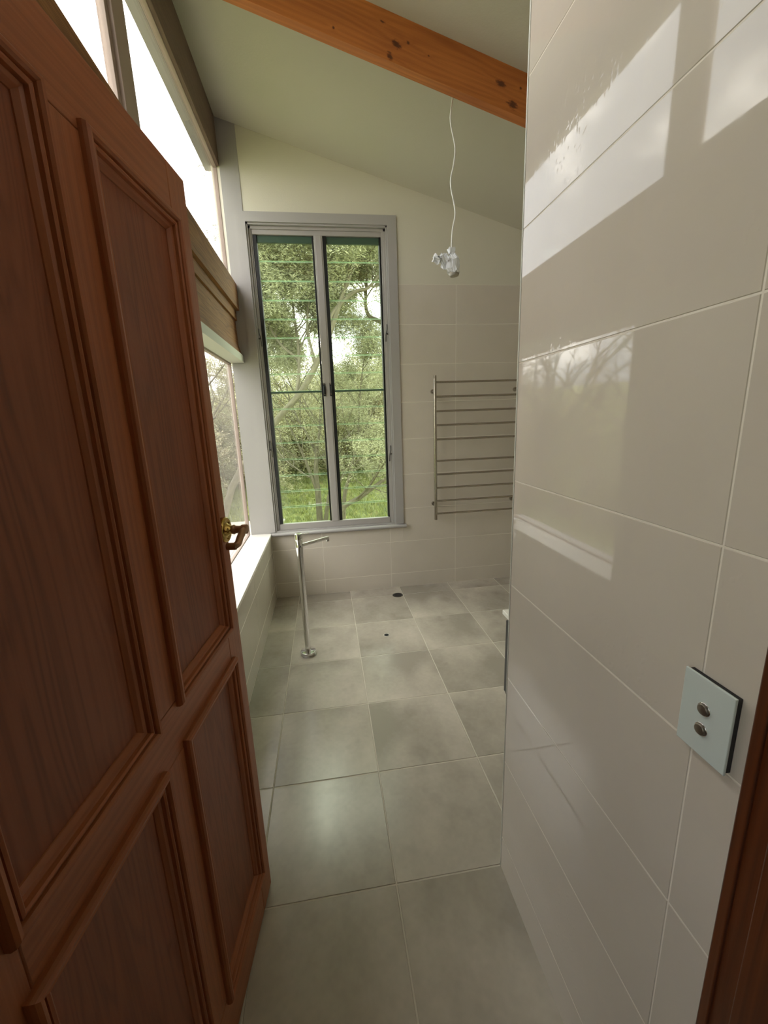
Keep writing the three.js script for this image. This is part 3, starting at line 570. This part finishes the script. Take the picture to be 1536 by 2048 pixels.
class Wood {                                         // collects tapered branches into one mesh
  constructor() { this.p = []; this.u = []; this.i = []; }
  branch(pts, r0, r1, sides) {
    const base = this.p.length / 3; let len = 0;
    for (let k = 0; k < pts.length; k++) {
      const a = pts[Math.max(0, k - 1)], b = pts[Math.min(pts.length - 1, k + 1)], t = b.clone().sub(a).normalize(), n = new THREE.Vector3(0.31, 0.12, 0.94).cross(t).normalize(), bi = t.clone().cross(n), r = mix(r0, r1, k / (pts.length - 1));
      if (k) len += pts[k].distanceTo(pts[k - 1]);
      for (let s = 0; s < sides; s++) { const an = (s / sides) * Math.PI * 2, q = pts[k].clone().addScaledVector(n, Math.cos(an) * r).addScaledVector(bi, Math.sin(an) * r); this.p.push(q.x, q.y, q.z); this.u.push((s / sides) * 0.3, len); }
    }
    for (let k = 0; k < pts.length - 1; k++) for (let s = 0; s < sides; s++) { const a = base + k * sides + s, b = base + k * sides + (s + 1) % sides, c = a + sides, d = b + sides; this.i.push(a, b, c, b, d, c); }
  }
  mesh() { const g = new THREE.BufferGeometry(); g.setAttribute('position', new THREE.Float32BufferAttribute(this.p, 3)); g.setAttribute('uv', new THREE.Float32BufferAttribute(this.u, 2)); g.setIndex(this.i); g.computeVertexNormals(); return g; }
}
const V = (x, y, z) => new THREE.Vector3(x, y, z);
function grow(wood, tips, r, start, dir, len, rad, level, o) {
  const n = level > 1 ? 6 : 4, pts = [start.clone()], d = dir.clone();
  for (let k = 0; k < n; k++) { d.add(V(r() - 0.5, r() - 0.5 + o.up, r() - 0.5).multiplyScalar(o.wander)).normalize(); pts.push(pts[k].clone().addScaledVector(d, len / n)); }
  wood.branch(pts, rad, rad * (level ? 0.55 : 0.3), level > 1 ? 6 : level ? 4 : 3);
  if (level <= o.leafLevel) for (let k = 1; k < pts.length; k++) tips.push(pts[k]);
  if (level === 0) return;
  const kids = o.kids[level] || 4;
  for (let c = 0; c < kids; c++) {
    const f = mix(o.first, 1, (c + r()) / kids) * n, i = Math.min(n - 1, Math.floor(f)), at = pts[i].clone().lerp(pts[i + 1], f - i), ax = V(r() - 0.5, r() - 0.5, r() - 0.5).cross(d).normalize();
    grow(wood, tips, r, at, d.clone().applyAxisAngle(ax, o.fork * (0.6 + 0.8 * r())), len * o.ratio * (0.7 + 0.6 * r()), Math.max(0.0022, rad * 0.5 * (0.7 + 0.5 * r())), level - 1, o);
  }
}
function foliage(parent, tips, r, per, sprigG, spread, tone, name = 'foliage') {
  const n = Math.floor(tips.length * per), im = new THREE.InstancedMesh(sprigG, M.leaf, n), m = new THREE.Matrix4(), q = new THREE.Quaternion(), c = new THREE.Color();
  for (let i = 0; i < n; i++) {
    const t = tips[Math.floor(r() * tips.length)], s = 0.7 + r() * 0.8;
    q.setFromEuler(new THREE.Euler(r() * 1.2 - 0.6, r() * 6.28, r() * 1.2 - 0.6));
    m.compose(V(t.x + (r() - 0.5) * spread, t.y + (r() - 0.5) * spread, t.z + (r() - 0.5) * spread), q, V(s, s, s)); im.setMatrixAt(i, m);
    const k = r(); c.setRGB(mix(tone[0][0], tone[1][0], k), mix(tone[0][1], tone[1][1], k), mix(tone[0][2], tone[1][2], k)); im.setColorAt(i, c);
  }
  im.name = name; im.userData.kind = 'stuff'; im.castShadow = im.receiveShadow = true; parent.add(im);
}
const OLIVE = [[0.25, 0.27, 0.15], [0.45, 0.45, 0.29]], STRAW = [[0.34, 0.3, 0.19], [0.56, 0.5, 0.34]];
const TREE = { up: 0.12, wander: 0.32, kids: { 3: 7, 2: 6, 1: 6 }, first: 0.25, fork: 0.75, ratio: 0.55, leafLevel: 1 };
// evergreen with long explicit limbs that pass the louvre window
function limbTree(name, label, seed, limbs, o, per, spread) {
  const g = thing(name, label, 'tree', limbs[0].pts[0], { group: 'trees behind the louvre window' }), base = V(...limbs[0].pts[0]), r = rng(seed), wood = new Wood(), tips = [];
  for (const L of limbs) {
    const curve = new THREE.CatmullRomCurve3(L.pts.map((p) => V(...p).sub(base))), pts = curve.getPoints(18);
    wood.branch(pts, L.r[0], L.r[1], 9);
    for (let c = 0; c < (L.kids || 0); c++) { const f = mix(L.from || 0.2, 1, (c + r()) / L.kids), at = curve.getPoint(Math.min(0.999, f)), d = curve.getTangent(Math.min(0.999, f)), ax = V(r() - 0.5, r() - 0.5, r() - 0.5).cross(d).normalize(); grow(wood, tips, r, at, d.applyAxisAngle(ax, 0.5 + r() * 0.6), (L.len || 1.3) * (0.6 + r() * 0.7), mix(L.r[0], L.r[1], f) * 0.5, L.level ?? 2, o); }
  }
  part('branches', wood.mesh(), M.bark, g);
  if (per) foliage(g, tips, r, per, SPRIG.fine, spread, OLIVE);
}
const H = (x, z) => hill(x, z) - 0.05;
limbTree('leaning_evergreen_tree', 'evergreen tree with a pale diagonal limb crossing the left louvre bay', 31, [
  { pts: [[-2.2, H(-2.2, -5), -5.1], [-1.75, 0.4, -5.05], [-1.357, 1.005, -5], [-0.957, 1.467, -5], [-0.466, 1.958, -5], [-0.198, 2.371, -5], [0.007, 2.741, -5], [0.163, 3.104, -5], [0.325, 3.496, -5], [0.458, 3.811, -5], [0.6, 4.5, -5.1]], r: [0.062, 0.026], kids: 8, from: 0.84, len: 1.1 },
  { pts: [[0.007, 2.741, -5], [0.083, 3.076, -5], [0.453, 3.426, -5], [0.666, 3.484, -5], [0.873, 3.7, -5.1]], r: [0.038, 0.02], kids: 4, from: 0.75, len: 0.7 },
  { pts: [[-0.55, 1.87, -5], [-0.48, 2.3, -5.2], [-0.47, 2.756, -5.4], [-0.5, 3.1, -5.5], [-0.55, 4.2, -5.6]], r: [0.032, 0.014], kids: 12, from: 0.3, len: 1.0 },
  { pts: [[-0.47, 2.5, -5.3], [-0.75, 2.75, -5.4], [-0.95, 3.2, -5.5], [-0.9, 3.9, -5.6]], r: [0.022, 0.012], kids: 8, from: 0.25, len: 0.75 },
  { pts: [[-0.2, 2.36, -5], [-0.3, 3.0, -5.3], [-0.2, 3.6, -5.4], [0.0, 4.4, -5.5]], r: [0.022, 0.012], kids: 10, from: 0.3, len: 0.9 },
], TREE, 3.0, 0.18);
limbTree('forked_evergreen_tree', 'grey forked tree standing on the grass in the middle of the louvre view', 47, [
  { pts: [[-0.36, H(-0.36, -6.5), -6.5], [-0.35, 0.067, -6.5], [-0.365, 0.43, -6.5], [-0.308, 0.934, -6.5], [-0.214, 1.424, -6.6], [-0.1, 2.6, -6.8]], r: [0.07, 0.018], kids: 6, from: 0.45, len: 1.5 },
  { pts: [[-0.35, 0.067, -6.5], [-0.465, 0.436, -6.5], [-0.62, 0.9, -6.6], [-0.9, 1.6, -6.7]], r: [0.045, 0.012], kids: 4, len: 1.2 },
  { pts: [[-0.3, H(-0.36, -6.4), -6.4], [-0.1, 0.1, -6.4], [0.05, 0.5, -6.4], [0.0, 1.1, -6.5]], r: [0.05, 0.012], kids: 4, len: 1.2 },
], { ...TREE, leafLevel: 0 }, 0.25, 0.2);
limbTree('spreading_tree', 'low spreading tree with crooked limbs in the right louvre bay', 59, [
  { pts: [[0.05, H(0.05, -6), -6], [0.119, -0.2, -6], [0.472, 0.003, -6], [0.881, 0.278, -6], [1.187, 0.46, -6], [1.9, 1.0, -6.1]], r: [0.06, 0.02], kids: 6, from: 0.3, len: 1.3 },
  { pts: [[0.12, -0.5, -6.1], [0.192, 0.085, -6.2], [0.311, 0.432, -6.2], [0.374, 0.678, -6.2], [0.544, 1.11, -6.2], [0.856, 1.7, -6.2]], r: [0.045, 0.014], kids: 6, from: 0.4, len: 1.1 },
  { pts: [[0.5, 1.0, -6.2], [0.55, 1.7, -6.1], [0.62, 2.3, -6.0], [0.75, 2.9, -6.0]], r: [0.022, 0.008], kids: 8, from: 0.3, len: 0.7 },
  { pts: [[1.9, 1.0, -6.1], [1.6, 2.2, -5.8], [1.2, 2.95, -5.6], [0.937, 3.136, -5.6], [0.75, 3.225, -5.6], [0.698, 3.398, -5.6], [0.715, 3.593, -5.6], [0.8, 4.4, -5.6]], r: [0.05, 0.02], kids: 8, from: 0.72, len: 0.8 },
], { ...TREE, kids: { 2: 5, 1: 5 } }, 1.5, 0.16);
// shrubs: twiggy thicket behind
function shrub(x, z, h, w, seed, label, per, tone = OLIVE, group = 'shrubs on the bank') {
  const r = rng(seed), y = hill(x, z) - 0.1, g = thing('shrub', label, 'shrub', [x, y, z], { group }), wood = new Wood(), tips = [];
  const stems = 9;
  for (let k = 0; k < stems; k++) { const a = (k / stems) * 6.28 + r(), t = 0.25 + r() * 0.5; grow(wood, tips, r, V(Math.cos(a) * 0.12, 0, Math.sin(a) * 0.12), V(Math.cos(a) * t * w / h, 1, Math.sin(a) * t * w / h).normalize(), h * (0.6 + r() * 0.5), 0.024, 2, { up: 0.02, wander: 0.5, kids: { 2: 7, 1: 6 }, first: 0.1, fork: 0.8, ratio: 0.5, leafLevel: 1 }); }
  part('twigs', wood.mesh(), M.twig, g);
  if (per) foliage(g, tips, r, per, SPRIG.round, 0.2, tone);
}
const NEAR = 'twiggy olive shrub in the front row of the thicket';
[[-2.6, -9.2, 2.3, 1.5], [-1.3, -10.2, 2.4, 1.6], [0.1, -9.8, 2.2, 1.6], [1.3, -10.5, 2.3, 1.6], [2.6, -9.6, 2.2, 1.5], [-3.9, -10.5, 2.4, 1.6], [-0.6, -11.8, 2.8, 1.8], [0.9, -12.2, 2.6, 1.8], [-2.2, -12.4, 2.9, 1.9], [2.4, -12.5, 2.6, 1.9]].forEach(([x, z, h, w], i) => shrub(x, z, h, w, 500 + i, z < -11 ? 'taller olive shrub in the rear row of the thicket' : NEAR, 3.2, [[0.26, 0.26, 0.14], [0.48, 0.46, 0.28]], 'thicket behind the lawn'));
const SIDE = 'straw-coloured winter shrub on the side bank';
[[-3.6, -7.2, 1.9, 1.3], [-5.2, -8.4, 2.2, 1.6], [-4.9, -5.2, 1.8, 1.4], [-6.6, -6.4, 2.0, 1.5], [-6.3, -3.2, 1.8, 1.5], [-7.9, -4.4, 2.0, 1.6], [-7.6, -1.2, 1.8, 1.6], [-9.0, -2.8, 2.1, 1.7], [-5.5, -11.5, 2.6, 1.8], [-8.4, 0.8, 1.9, 1.6]].forEach(([x, z, h, w], i) => shrub(x, z, h, w, 700 + i, SIDE, 1.2, STRAW, 'winter shrubs on the side bank'));
// tall evergreen screen beside the house that shades the lower side window
const SCREEN = 'tall dark evergreen shrub close beside the house wall';
[[-4.0, -1.3, 3.2, 1.5], [-4.2, 0.6, 3.2, 1.5]].forEach(([x, z, h, w], i) => shrub(x, z, h, w, 820 + i, SCREEN, 3.4, OLIVE, 'evergreen screen beside the house'));
// bare winter trees to the side
const BARE = { up: 0.1, wander: 0.22, kids: { 3: 5, 2: 4, 1: 3 }, first: 0.3, fork: 0.6, ratio: 0.58, leafLevel: 0 };
[[-3.1, -8.2, 2.6, 0.15], [-4.4, -6.4, 2.5, 0.3], [-5.4, -4.4, 2.5, 0.35], [-5.8, -2.4, 2.5, 0.4], [-6.8, -5.4, 2.8, 0.25], [-4.2, -10.4, 2.9, 0.1], [-7.2, -0.4, 2.5, 0.4], [-8.6, -3.6, 2.9, 0.3], [-6.2, -9.0, 3.0, 0.2]].forEach(([x, z, h, lean], i) => {
  const r = rng(900 + i), g = thing('bare_tree', 'leafless leaning winter tree outside the side windows', 'tree', [x, hill(x, z) - 0.1, z], { group: 'bare trees on the side bank' }), wood = new Wood(), tips = [];
  const nst = 2 + (i % 2);
  for (let k = 0; k < nst; k++) grow(wood, tips, r, V((r() - 0.5) * 0.2, 0, (r() - 0.5) * 0.2), V(lean * (r() - 0.2), 1, -lean * (0.6 + r())).normalize(), h * (0.75 + r() * 0.3), 0.085, 3, BARE);
  part('branches', wood.mesh(), M.bark, g);
  foliage(g, tips, r, 0.12, SPRIG.bud, 0.06, STRAW, 'buds');
});

renderer.render(scene, camera);
